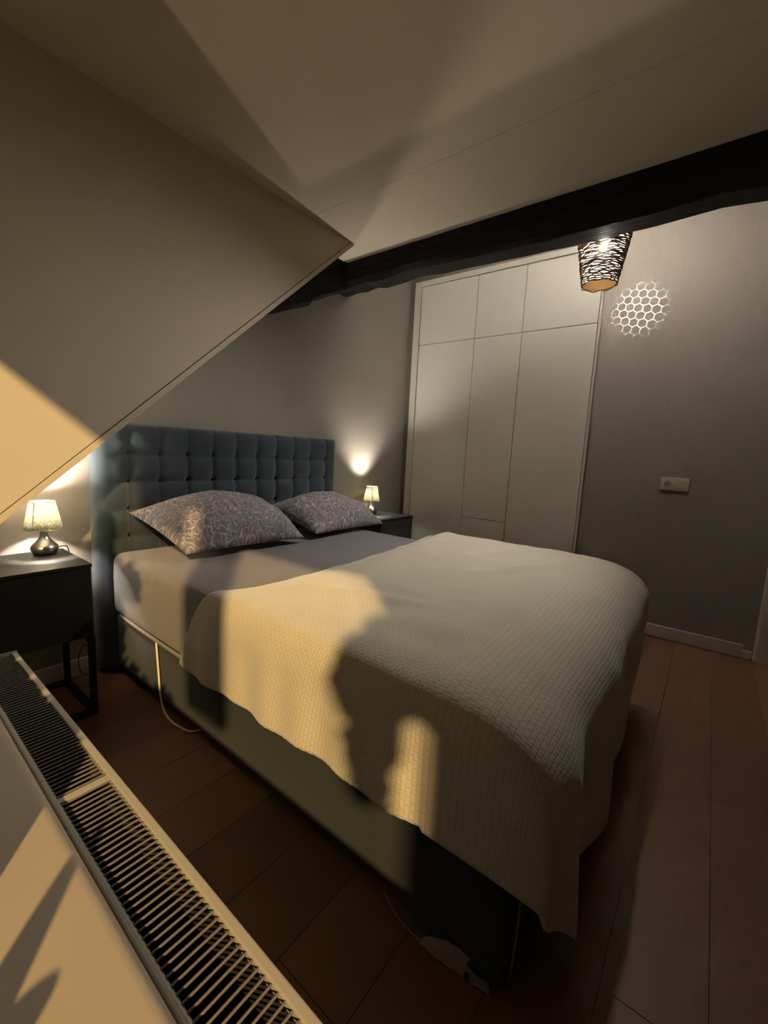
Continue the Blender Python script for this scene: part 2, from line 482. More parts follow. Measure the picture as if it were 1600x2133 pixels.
# ------------------------------------------------------------------ old timber
def beam():
    x0, x1 = 1.475, 1.65
    zb = [(-4.2, 2.205), (-2.35, 2.213), (-2.18, 2.230), (-1.95, 2.222), (-1.63, 2.222), (-1.23, 2.234), (-.85, 2.246), (-.65, 2.262),
          (-.50, 2.250), (-.38, 2.246), (-.30, 2.262), (-.20, 2.250), (-.10, 2.258), (0, 2.250)]
    ny = 420
    def ring(y):
        b = interp(zb, y)
        n = lambda k: noise.noise(Vector((k*5.3, y*7, k)))
        bn = b + .006*n(1) + .003*noise.noise(Vector((2, y*31, 5)))
        P = [(x0+.004*n(2), HC+.004), (x0+.004*n(3), 2.355), (x0-.004+.004*n(3), 2.345), (x0+.005+.003*n(4), 2.338+.004*n(9)), (x0+.003*n(5), 2.325),
             (x0+.004*n(6), 2.28), (x0+.008+.004*n(7), bn+.016), (x0+.024, bn-.004+.002*n(8)), (x0+.09, b-.002+.006*n(10)), (x1-.02, b+.004*n(11)), (x1, b+.012+.004*n(12)), (x1, HC+.004)]
        return P
    bm = bmesh.new(); R = []
    for i in range(ny+1):
        y = -4.2+4.2*(i/ny); R.append([bm.verts.new((p[0], y, p[1])) for p in ring(y)])
    k = len(R[0])
    for a, b in zip(R, R[1:]):
        for j in range(k): bm.faces.new((a[j], b[j], b[(j+1) % k], a[(j+1) % k]))
    bm.faces.new(R[0]); bm.faces.new(R[-1][::-1])
    bmesh.ops.recalc_face_normals(bm, faces=bm.faces)
    return bm
bo = mk('ceiling_beam', beam(), M['timber'], origin=(1.56, -2.1, 2.21))
tag(bo, 'rough blackened old timber beam running the length of the room below the ceiling', 'beam')
mk('peg_hole', lathe([(0, 0), (.013, 0), (.013, .01), (.0, .01)], (0, 0, 0), 16), M['dark_gap'], bo)
ph = bo.children[-1]; ph.data.transform(Matrix.Translation(Vector((1.4705, -.115, 2.372))-bo.location) @ Matrix.Rotation(math.pi/2, 4, 'Y') @ Matrix.Translation(bo.location))

def brace():
    lo = [(.45, 1.72), (.70, 1.832), (.85, 1.90), (.99, 1.96), (1.10, 2.015), (1.16, 2.035), (1.19, 2.07), (1.27, 2.115), (1.35, 2.155), (1.48, 2.215), (1.56, 2.26)]
    bm = bmesh.new(); R = []
    P = []
    for (a, b), (c, d) in zip(lo, lo[1:]):
        for i in range(6): t = i/6; P.append((a+(c-a)*t, b+(d-b)*t))
    P.append(lo[-1])
    for (x, z) in P:
        zt = min(slope(x)+.085, HC+.002) if x < xt else HC+.002
        n = lambda k: .004*noise.noise(Vector((x*14, k*3.3, 1)))
        R.append([bm.verts.new(q) for q in ((x, -.012, z+n(1)), (x, -.125+n(2), z+n(3)), (x, -.14+n(4), z+.02+n(5)), (x, -.138+n(6), (z+zt)/2), (x, -.14, zt), (x, -.012, zt))])
    for a, b in zip(R, R[1:]):
        for j in range(6): bm.faces.new((a[j], b[j], b[(j+1) % 6], a[(j+1) % 6]))
    bm.faces.new(R[0]); bm.faces.new(R[-1][::-1]); bmesh.ops.recalc_face_normals(bm, faces=bm.faces)
    return bm
br = mk('roof_brace', brace(), M['timber'], origin=(1.1, -.07, 2.0))
tag(br, 'short dark slanting timber at the back wall, half hidden by the sloping cheek', 'beam')

# ------------------------------------------------------------------ built-in wardrobe
def wardrobe():
    root = empty('built_in_wardrobe', WC+wd*.81, 'pale built-in wardrobe with flat handleless doors in the right wall', 'wardrobe')
    bm = bmesh.new()
    box(bm, .057, .118, 0.001, .030, 0, 2.602, .003, 1)
    box(bm, 1.550, 1.566, 0.001, .030, 0, 2.602, .003, 1)
    box(bm, .118, 1.550, 0.001, .030, 2.562, 2.602, .003, 1)
    box(bm, .118, 1.550, 0.001, .014, 0, .06)
    mk('frame', onwall(bm), M['frame_white'], root)
    mk('backing', onwall(B(.115, 1.552, 0.001, .006, .05, 2.57)), M['dark_gap'], root)
    cols = [(.122, .645), (.645, 1.028), (1.028, 1.547)]
    g = .0020
    for i, (a, b) in enumerate(cols):
        spans = [(2.077, 2.557), (.063, 2.077)] if i != 1 else [(2.077, 2.557), (.630, 2.077), (.063, .630)]
        for (z0, z1) in spans:
            mk('door', onwall(B(a+g, b-g, .006, .024, z0+g, z1-g, .0015, 1)), M['wardrobe'], root)
wardrobe()

# ------------------------------------------------------------------ wall socket
def socket():
    root = empty('wall_socket', WC+wd*2.105+Vector((0, 0, 1.023)), 'white double wall plate with round socket and blank rocker', 'socket')
    mk('plate', onwall(B(2.028, 2.180, .0005, .012, .982, 1.065, .004, 3)), M['white_plastic'], root, smooth='auto')
    bm = lathe([(.024, 0), (.024, .0018), (.0200, .0018), (.0190, -.009), (0.0001, -.009)], (0, 0, 0), 32)
    bm.transform(Matrix.Translation((2.066, .0125, 1.0235)) @ Matrix.Rotation(-math.pi/2, 4, 'X'))
    mk('socket_ring', onwall(bm), M['white_plastic'], root, smooth='auto')
    bm = lathe([(.0001, 0), (.0195, 0), (.0195, .0008), (.0001, .0008)], (0, 0, 0), 28)
    bm.transform(Matrix.Translation((2.066, .0122, 1.0235)) @ Matrix.Rotation(-math.pi/2, 4, 'X'))
    well = mk('socket_well', onwall(bm), M['socket_grey'], root)
    for dx in (-.0075, .0075):
        bm = lathe([(.0001, 0), (.003, 0), (.003, .0004), (.0001, .0004)], (0, 0, 0), 12)
        bm.transform(Matrix.Translation((2.066+dx, .01305, 1.0235)) @ Matrix.Rotation(-math.pi/2, 4, 'X'))
        mk('pin_hole', onwall(bm), M['dark_gap'], well)
    mk('rocker', onwall(B(2.116, 2.164, .0115, .0145, 1.000, 1.048, .0015, 2)), M['white_plastic'], root)
socket()

# ------------------------------------------------------------------ bed
def bed():
    root = empty('boxspring_bed', (.705, -1.05, 0), 'teal upholstered double bed with a tall buttoned headboard', 'bed')
    X0, X1, ZT = -.063, 1.477, 1.207
    bx = [.080+.1425*i for i in range(10)]; bz = [1.064, .932, .800, .668]
    def face(a, b):
        x = X0+(X1-X0)*a; z = .03+(ZT-.03)*b
        ed = min(x-X0, X1-x, ZT-z)
        y = -.088
        if z > .54 and bx[0]-.13 < x < bx[-1]+.13:
            u = (x-bx[0])/.1425; v = (z-bz[0])/.132
            su = abs(math.sin(math.pi*u)) if -.999 < u < 9.999 else 1.0
            sv = abs(math.sin(math.pi*v))
            if v > 0: sv = max(sv, 1.0 if v > .5 else sv)
            gu = su**.55; gv = sv**.55
            k = 1.0
            if u < 0 or u > 9: k = sm(.11, .02, min(abs(u), abs(u-9))*.1425)
            h = .016*gu + .012*min(gu, gv)*1.0 + .010*gv
            if v > .0 : h = .020*gu + .018*(.35+.65*sm(0, .5, v))
            y -= h*k + .026*(1-k)
            du = abs(u-round(u))*.1425; dv = abs(v-round(v))*.132
            if round(v) <= 0 and -.1 < u < 9.1:
                y += .012*math.exp(-((du*du+dv*dv)/(.014**2)))
        else: y -= .028
        R = .05
        if ed < R: y += R*(1-math.sqrt(max(0, 1-((R-ed)/R)**2)))*1.0
        return Vector((x, y, z))
    bm = grid(230, 150, face)
    # sides and back
    es = [e for e in bm.edges if e.is_boundary]
    ext = bmesh.ops.extrude_edge_only(bm, edges=es)
    for v in [g for g in ext['geom'] if isinstance(g, bmesh.types.BMVert)]: v.co.y = -.022
    bmesh.ops.recalc_face_normals(bm, faces=bm.faces)
    hb = mk('headboard', bm, M['teal'], root, smooth=True)
    # button
    for z in bz[:3]:
        for x in bx:
            p = face((x-X0)/(X1-X0), (z-.03)/(ZT-.03))
            b = bmesh.new(); bmesh.ops.create_icosphere(b, subdivisions=1, radius=.010)
            b.transform(Matrix.Translation(p) @ Matrix.Scale(.5, 4, (0, 1, 0)))
            mk('button', b, M['teal'], hb, smooth=True)
    # upholstered base
    def basebox():
        bm = bmesh.new(); box(bm, 0, 1.41, -2.07, -.118, .042, .305)
        bmesh.ops.bevel(bm, geom=[e for e in bm.edges], offset=.022, segments=4, profile=.6, affect='EDGES')
        return bm
    mk('base', basebox(), M['teal_base'], root, smooth='auto')
    # dust cover that sags to the floor at the foot corner
    def cover(a, b):
        y = -1.74-.335*a
        drop = .060*sm(0, .30, a)*(1-sm(.92, 1.0, a)*.15)
        z = .062-(drop)*b
        x = .006-.020*math.sin(math.pi*b)*sm(0, .4, a) + .02*sm(.85, 1, a)*b
        return Vector((x, y, max(z, .004)))
    cv = mk('corner_cover', grid(40, 8, cover), M['teal_base'], root, smooth=True, solid=(.004, 1))
    def lin(a, b):
        y = -1.885-.165*a
        h = .052*math.sin(math.pi*a)**.7
        z = .004+h*b
        x = -.028+.010*b+.003*noise.noise(Vector((a*6, b*3, 0)))+.016*a*a
        return Vector((x, y, z))
    ln = mk('lining_patch', grid(30, 8, lin), M['lining'], cv, smooth=True)
    tag(ln, 'pale lining fabric showing at the foot corner')
    bm = lathe([(0, 0), (.006, 0), (.006, .003), (0, .003)], (0, 0, 0), 16)
    bm.transform(Matrix.Translation((-.0265, -2.005, .024)) @ Matrix.Rotation(-math.pi/2, 4, 'Y') @ Matrix.Scale(1.7, 4, (1, 0, 0)))
    mk('eyelet', bm, M['dark_gap'], cv)
    mk('piping', tube([(-.014, -1.77, .04), (-.020, -1.82, .012), (-.022, -1.88, .005), (-.023, -1.91, .004)], .0022, 6, smooth_n=5), M['piping'], cv)
    mk('piping', tube([(.03, -2.078, .29), (.024, -2.085, .20), (.012, -2.085, .09), (.022, -2.078, .03), (.03, -2.072, .006)], .0024, 6, smooth_n=5), M['piping'], cv)
bed()

# mattress in its fitted sheet
def mattress():
    bm = bmesh.new(); box(bm, -.022, 1.430, -2.015, -.130, .308, .608)
    bmesh.ops.bevel(bm, geom=list(bm.edges), offset=.05, segments=7, profile=.55, affect='EDGES')
    bmesh.ops.triangulate(bm, faces=[q for q in bm.faces if len(q.verts) > 4])
    bmesh.ops.subdivide_edges(bm, edges=[e for e in bm.edges if e.calc_length() > .12], cuts=12, use_grid_fill=True)
    for v in bm.verts:
        n = noise.noise(v.co*3.1)
        if v.co.z > .56: v.co.z += .002*n
        if v.co.x < .0: v.co.x += .003*noise.noise(Vector((1, v.co.y*2.5, v.co.z*18))) - .004*math.sin(math.pi*min(1, max(0, (v.co.z-.33)/.25)))
    bmesh.ops.recalc_face_normals(bm, faces=bm.faces)
    o = mk('mattress', bm, M['sheet'], smooth=True, origin=(.70, -1.1, .308))
    tag(o, 'thick mattress in a grey fitted sheet on the teal bed base', 'mattress')
    # gathered hem of the sheet
    mk('sheet_hem', tube([(.02, -.16, .318), (-.010, -.22, .317), (-.017, -.5, .315), (-.018, -1.0, .315), (-.018, -1.6, .315), (-.010, -1.97, .318)],
        .007, 8, smooth_n=8), M['sheet'], o, smooth=True)
mattress()

# fleece blanket
CS = [(-.064, .325), (-.064, .40), (-.063, .48), (-.058, .562), (-.032, .620), (.035, .645), (.14, .652), (.35, .660), (.60, .668), (.9, .680), (1.15, .690),
      (1.30, .694), (1.39, .690), (1.45, .668), (1.485, .62), (1.497, .55), (1.503, .45), (1.508, .34)]
HEAD = [-.835, -.87, -.915, -.960, -.995, -1.030, -1.060, -1.066, -1.056, -1.03, -1.0, -.975, -.96, -.95, -.945, -.94, -.935, -.93]
arc = [0.0]
for (a, b), (c, d) in zip(CS, CS[1:]): arc.append(arc[-1]+math.hypot(c-a, d-b))
AT = arc[-1]
TX = [(s, p[0]) for s, p in zip(arc, CS)]; TZ = [(s, p[1]) for s, p in zip(arc, CS)]; TH = list(zip(arc, HEAD))
def cubic(tab, s):
    n = len(tab)
    for i in range(n-1):
        if s <= tab[i+1][0] or i == n-2:
            a = tab[max(i-1, 0)][1]; b = tab[i][1]; c = tab[i+1][1]; d = tab[min(i+2, n-1)][1]
            t = (s-tab[i][0])/(tab[i+1][0]-tab[i][0]); t = max(0, min(1, t))
            return .5*((2*b)+(c-a)*t+(2*a-5*b+4*c-d)*t*t+(3*b-a-3*c+d)*t**3)
def bl(u, v):
    s = u*AT
    x = cubic(TX, s); z = cubic(TZ, s); yh = cubic(TH, s)
    YB = -1.88+.06*sm(1.2, 1.45, x)
    FL = .66
    top_len = yh-YB
    vt = .60
    und = .006*noise.noise(Vector((x*4, v*6, 1)))+.004*noise.noise(Vector((x*11, v*13, 2)))
    if v <= vt:
        y = yh+(YB-yh)*(v/vt)
        dist = (yh-y)
        k = sm(0, .16, dist)
        if z > .60: z = .634+(z-.634)*k if z > .634 else z
        # soft folds near the far foot corner
        fold = (.016*max(0, math.sin((x*.8+y*1.25)*17))**1.6-.008)*sm(.62, .95, x)*sm(1.42, 1.20, x)*sm(-1.40, -1.62, y)*sm(-1.90, -1.72, y)
        # ridge from the near edge
        rid = .012*math.exp(-((x-.20-.35*(-1.25-y))/.035)**2)*sm(-1.1, -1.25, y)*sm(-1.75, -1.5, y)
        zz = z+(und+fold+rid)*sm(.45, .62, z)
        xx = x-(.006*math.sin(y*17)+.004*math.sin(y*41))*sm(.62, .40, z)*(1 if x < .5 else -1)
        return Vector((xx, y, zz))
    t = (v-vt)/(1-vt)
    wave = .035*math.exp(-((x-.60)/.12)**2)+.012*math.exp(-((x-1.02)/.10)**2)+.050*math.exp(-((x-.07)/.10)**2)-.012*math.exp(-((x-.30)/.10)**2)-.010*math.exp(-((x-.82)/.07)**2)
    hem = interp([(-.06, .14), (.06, .07), (.2, .09), (.34, .06), (.5, .03), (.7, .035), (.9, .03), (1.1, .08), (1.3, .18), (1.5, .27)], x)
    xb = x+.14*math.exp(-((x+.06)/.20)**2)
    A = Vector((x, YB, z)); C = Vector((x, -2.150, z+.005)); Bp = Vector((xb, -2.128-wave, min(hem, z-.1)))
    if x > 1.40: C.y = -2.11; 
    # soft box: quarter round then hang
    tr = .50
    if t < tr:
        q = t/tr; D = C+(Bp-C)*.40
        P = A*(1-q)**2+C*(2*q*(1-q))+D*q*q
    else:
        q = (t-tr)/(1-tr); D = C+(Bp-C)*.40
        P = D+(Bp-D)*q
    P.y -= .5*und
    return P
bm = grid(150, 190, bl, lambda u, v: (u*AT, v*1.75))
o = mk('blanket', bm, M['blanket'], smooth=True, origin=(.7, -1.5, .62), solid=(.014, 1))
tag(o, 'cream waffle fleece blanket spread over the lower bed and hanging past its foot', 'blanket')

# pillows
def pillow(name, P00, P10, P01, P11, th, label, seed, sag=0.0):
    """corners: front-left, front-right, back-left, back-right of the mid plane"""
    P00, P10, P01, P11 = map(Vector, (P00, P10, P01, P11))
    nrm = (P10-P00).cross(P01-P00).normalized()
    if nrm.z < 0: nrm = -nrm
    W = (P10-P00).length; H = (P01-P00).length
    n = 48
    bm = bmesh.new(); lay = bm.loops.layers.uv.new('UVMap')
    def pt(a, b, side):
        u, v = 2*a-1, 2*b-1
        # pinch the sides in, leave ears at the corners
        pin = .045
        uu = u*(1-pin*(1-v*v)*abs(u)); vv = v*(1-pin*1.2*(1-u*u)*abs(v))
        aa, bb = (uu+1)/2, (vv+1)/2
        base = (P00*(1-aa)+P10*aa)*(1-bb)+(P01*(1-aa)+P11*aa)*bb
        hh = ((1-abs(u)**2.4)**.62)*((1-abs(v)**2.4)**.62)
        wr = 1+.10*noise.noise(Vector((u*2+seed, v*2, seed)))
        cr = .006*noise.noise(Vector((u*7+seed, v*7, seed*2)))*hh**.3
        h = th*hh*wr*(.80 if side > 0 else -.13)
        return base+nrm*(h+cr*(side > 0))-Vector((0, 0, sag*(1-u*u)*(1-v*v)))
    top = [[bm.verts.new(pt(i/n, j/n, 1)) for j in range(n+1)] for i in range(n+1)]
    bot = [[top[i][j] if i in (0, n) or j in (0, n) else bm.verts.new(pt(i/n, j/n, -1)) for j in range(n+1)] for i in range(n+1)]
    for G, rev in ((top, False), (bot, True)):
        for i in range(n):
            for j in range(n):
                idx = [(i, j), (i+1, j), (i+1, j+1), (i, j+1)]
                if rev: idx = idx[::-1]
                try: fc = bm.faces.new([G[a][b] for a, b in idx])
                except ValueError: continue
                for lp, (a, b) in zip(fc.loops, idx): lp[lay].uv = (a/n*W+seed, b/n*H)
    bmesh.ops.recalc_face_normals(bm, faces=bm.faces)
    o = mk(name, bm, M['pillow'], smooth=True, origin=(P00+P11)/2)
    tag(o, label, 'pillow', 'floral pillows at the headboard')
pillow('pillow', (.125, -.545, .650), (.80, -.545, .640), (.045, -.170, .795), (.73, -.18, .79),.215, 'grey floral pillow with an orange light patch, nearer to the window side', 1.3)
pillow('pillow', (.895, -.53, .645), (1.565, -.505, .635), (.80, -.17, .768), (1.40, -.18, .765),.185, 'grey floral pillow in shade on the wardrobe side of the bed', 4.7)

# white cable on the bed side
c = mk('cable', tube([(-.012, -.553, .3035), (-.0125, -.560, .25), (-.012, -.568, .176), (-.012, -.578, .09), (-.014, -.605, .034), (-.016, -.66, .008), (-.012, -.73, .006), (.01, -.80, .005), (.10, -.83, .005)], .0042, 8, smooth_n=8),
       M['white_cable'], smooth=True, origin=(-.014, -.6, .005))
tag(c, 'thin white cable hanging from under the mattress down the bed side', 'cable')

# ------------------------------------------------------------------ nightstands
def nightstand(x0, x1, label):
    root = empty('nightstand', ((x0+x1)/2, -.225, 0), label, 'nightstand', 'black nightstands beside the bed')
    y0, y1, zb, zt = -.40, -.048, .335, .636
    mk('body', B(x0, x1, y0+.018, y1, zb, zt-.014, .0015, 1), M['black_wood'], root)
    mk('top', B(x0, x1, y0, y1, zt-.014, zt, .0015, 1), M['black_wood'], root)
    mk('drawer', B(x0+.004, x1-.004, y0, y0+.017, zb+.004, zt-.017, .0015, 1), M['black_wood'], root)
    t = .022
    for (a, b) in ((x0, y0), (x1-t, y0), (x0, y1-t), (x1-t, y1-t)):
        mk('leg', B(a, a+t, b, b+t, t, zb, .001, 1), M['black_metal'], root)
    mk('rail', B(x0, x1, y0, y0+t, 0, t, .001, 1), M['black_metal'], root)
    mk('rail', B(x0, x1, y1-t, y1, 0, t, .001, 1), M['black_metal'], root)
    mk('rail', B(x0, x0+t, y0+t, y1-t, 0, t, .001, 1), M['black_metal'], root)
    mk('rail', B(x1-t, x1, y0+t, y1-t, 0, t, .001, 1), M['black_metal'], root)
nightstand(-.585, -.180, 'black nightstand on a thin open frame beside the radiator')
nightstand(1.665, 2.085, 'black nightstand mostly hidden behind the bed, next to the wardrobe')

# ------------------------------------------------------------------ table lamps
def table_lamp(x, y, bulbmat, bulb_h, label, cordpts):
    z = .636
    root = empty('table_lamp', (x, y, z), label, 'lamp', 'lit bedside lamps with lace shades')
    c = (x, y, z+.0005)
    foot = mk('foot', lathe([(0.0, 0), (.038, 0), (.040, .006), (.041, .010), (0, .011)], c), M['black_plastic'], root, smooth='auto')
    mk('body', lathe([(.040, .010), (.0465, .019), (.0475, .028), (.0445, .037), (.037, .047), (.027, .057), (.019, .069), (.0145, .082), (.0125, .098), (.0120, .115), (0, .115)], c, 48),
       M['steel'], root, smooth=True)
    sh = mk('lamp_shade', lathe([(.0655, .108), (.0435, .222)], c, 64), M['lace'], root, smooth=True, solid=(.0012, 0))
    mk('seam', tube([(x+.0658*math.cos(3.9), y+.0658*math.sin(3.9), z+.108), (x+.0438*math.cos(3.9), y+.0438*math.sin(3.9), z+.222)], .0022, 6), M['lace'], sh)
    for rr, zz in ((.0437, .222), (.0657, .109)):
        mk('rim', tube([(x+rr*math.cos(a), y+rr*math.sin(a), z+zz) for a in [2*math.pi*i/40 for i in range(40)]], .0014, 6, closed=True), M['lace'], sh, smooth=True)
    b = bmesh.new(); bmesh.ops.create_uvsphere(b, u_segments=16, v_segments=10, radius=.017)
    b.transform(Matrix.Translation((x, y, z+bulb_h)) @ Matrix.Scale(1.3, 4, (0, 0, 1)))
    mk('bulb', b, bulbmat, root, smooth=True)
    mk('light_stop', lathe([(.012, .114), (.050, .114)], c, 40), M['lace'], root, smooth=True)  # added disc that keeps the bulb from spilling light downward
    mk('bulb_holder', lathe([(.010, .115), (.010, .130)], c, 16), M['white_plastic'], root, smooth=True)
    mk('cord', tube(cordpts, .0022, 6, smooth_n=8), M['black_plastic'], root, smooth=True)
table_lamp(-.262, -.125, M['bulb_left'], .190, 'small lit lamp with lace shade and steel base, on the nightstand beside the radiator',
    [(-.224, -.125, .650), (-.208, -.122, .661), (-.190, -.10, .657), (-.170, -.075, .646), (-.160, -.06, .60), (-.155, -.04, .45), (-.125, -.035, .25), (-.085, -.035, .12), (-.082, -.035, .04), (-.105, -.05, .010), (-.135, -.05, .03), (-.14, -.04, .09), (-.12, -.035, .15), (-.10, -.03, .14)])
table_lamp(1.872, -.13, M['bulb_right'], .162, 'small lit lamp with lace shade on the nightstand by the wardrobe',
    [(1.832, -.14, .650), (1.812, -.165, .656), (1.79, -.185, .648), (1.765, -.18, .642), (1.72, -.12, .642), (1.656, -.06, .645), (1.65, -.035, .5), (1.64, -.03, .2), (1.64, -.03, .01)])

# ------------------------------------------------------------------ pendant
def pendant():
    cx, cy = 1.78, -1.692
    zb, zt, rb, rt = 2.062, 2.43, .084, .150
    root = empty('pendant_lamp', (cx, cy, zb), 'lit pendant lamp with a tapered woven rattan shade behind the beam', 'lamp')
    bm = bmesh.new()
    N = 74
    ca_ = math.atan2(CAM.y-cy, CAM.x-cx)
    for i in range(N):
        t = i/(N-1); rr = rb+(rt-rb)*t; z = zb+(zt-zb)*t
        ph = random.uniform(0, 6.3); am = .0030
        pts = []
        for k in range(56):
            a = 2*math.pi*k/56
            pts.append((cx+(rr+.002*math.sin(9*a+ph))*math.cos(a), cy+(rr+.002*math.sin(9*a+ph))*math.sin(a), z+am*math.sin(a*7+ph)+.0045*noise.noise(Vector((a*3, i*1.7, 0)))+.012*math.copysign(1, z-2.245)*math.exp(-((z-2.245)/.02)**2)*math.exp(-(((a-ca_+math.pi) % (2*math.pi)-math.pi)/.20)**2)))
        tube(pts, .0029, 5, bm=bm, closed=True)
    sh = mk('lamp_shade', bm, M['rattan'], root, smooth=True)
    sh['kind'] = 'stuff'
    mk('lining', lathe([(rb-.006, zb+.008), (rt-.006, zt-.004)], (cx, cy, 0), 48), M['liner'], root, smooth=True)  # liner added to hold back the side light of the bulb
    mk('diffuser', lathe([(0, zb+.004), (rb-.004, zb+.004), (rb-.004, zb+.006), (0, zb+.006)], (cx, cy, 0), 40), M['rattan_lining'], root)
    b = bmesh.new(); bmesh.ops.create_uvsphere(b, u_segments=20, v_segments=12, radius=.030)
    b.transform(Matrix.Translation((cx, cy, 2.262)))
    # side bulb for the glare under the beam; added spot brightens the bed
    sb = bmesh.new(); bmesh.ops.create_uvsphere(sb, u_segments=14, v_segments=10, radius=.013)
    sb.transform(Matrix.Translation((1.664, -1.722, 2.204)) @ Matrix.Scale(1.4, 4, (0, 0, 1)))
    mk('side_bulb', sb, M['bulb_side'], root, smooth=True)
    mk('side_holder', tube([(1.672, -1.722, 2.212), (1.69, -1.715, 2.235)], .008, 10), M['black_plastic'], root)
    sd = bpy.data.lights.new('bed_fill_spot', 'SPOT'); sd.energy = SPOT_W; sd.color = (1.0, .93, .82); sd.spot_size = math.radians(104); sd.spot_blend = 1.0; sd.shadow_soft_size = .03
    so = bpy.data.objects.new('bed_fill_spot', sd); COL.objects.link(so); so.location = (1.635, -1.722, 2.192)
    so.rotation_euler = (Vector((.45, -.85, .55))-so.location).to_track_quat('-Z', 'Y').to_euler()
    mk('bulb', b, M['bulb_pendant'], root, smooth=True)
    mk('bulb_holder', lathe([(0, 2.295), (.018, 2.295), (.018, 2.37), (.004, 2.38)], (cx, cy, 0), 20), M['black_plastic'], root, smooth=True)
    mk('cord', tube([(cx, cy, 2.38), (cx, cy, 2.74)], .003, 8), M['black_plastic'], root)
    mk('ring', tube([(cx-.150, cy, 2.428), (cx, cy, 2.38), (cx+.150, cy, 2.428)], .0025, 6), M['black_metal'], root)
pendant()

# honeycomb light thrown on the wall by an unseen patterned spot beside the pendant
HEXP, HEXA, HEXW, HEXF = .090, .20, .036, .045
def honeycomb():
    d = bpy.data.lights.new('honeycomb_beam', 'SPOT'); d.energy = 210; d.spot_size = math.radians(40); d.spot_blend = 1.0; d.shadow_soft_size = .002
    d.use_nodes = True; t = d.node_tree
    o = bpy.data.objects.new('honeycomb_beam', d); COL.objects.link(o)
    N = t.nodes; Lk = t.links
    em = next(n for n in N if n.type == 'EMISSION')
    tc = N.new('ShaderNodeTexCoord'); sp = N.new('ShaderNodeSeparateXYZ'); Lk.new(tc.outputs['Normal'], sp.inputs[0])
    def mt(op, a, b=None):
        n = N.new('ShaderNodeMath'); n.operation = op
        for i, v in enumerate((a, b)):
            if v is None: continue
            if hasattr(v, 'is_output'): Lk.new(v, n.inputs[i])
            else: n.inputs[i].default_value = v
        return n.outputs[0]
    px = mt('DIVIDE', mt('DIVIDE', sp.outputs[0], sp.outputs[2]), HEXP); py = mt('DIVIDE', mt('DIVIDE', sp.outputs[1], sp.outputs[2]), HEXP)
    ca, sa = math.cos(HEXA), math.sin(HEXA)
    qx = mt('ADD', mt('MULTIPLY', px, ca), mt('MULTIPLY', py, -sa)); qy = mt('ADD', mt('MULTIPLY', px, sa), mt('MULTIPLY', py, ca))
    r3 = math.sqrt(3)
    def cell(ox, oy):
        ax = mt('SUBTRACT', mt('FLOORED_MODULO', mt('ADD', qx, 50+ox), 1.0), .5)
        ay = mt('SUBTRACT', mt('FLOORED_MODULO', mt('ADD', qy, 50*r3+oy), r3), r3/2)
        ax = mt('ABSOLUTE', ax); ay = mt('ABSOLUTE', ay)
        return mt('MAXIMUM', ax, mt('ADD', mt('MULTIPLY', ax, .5), mt('MULTIPLY', ay, r3/2)))
    d = mt('MINIMUM', cell(0, 0), cell(.5, r3/2))       # .5 at the cell edges
    r2 = mt('ADD', mt('MULTIPLY', px, px), mt('MULTIPLY', py, py))
    fall = mt('POWER', 2.718, mt('MULTIPLY', r2, -HEXF))
    line = mt('GREATER_THAN', d, .5-HEXW)
    Lk.new(mt('MULTIPLY', mt('MULTIPLY', line, fall), 1.0), em.inputs['Strength'])
    src = Vector((1.955, -1.715, 2.20)); tgt = WC+wd*1.775+Vector((0, 0, 2.145))
    o.location = src; o.rotation_euler = (tgt-src).to_track_quat('-Z', 'Y').to_euler()
    return o
HB = honeycomb()

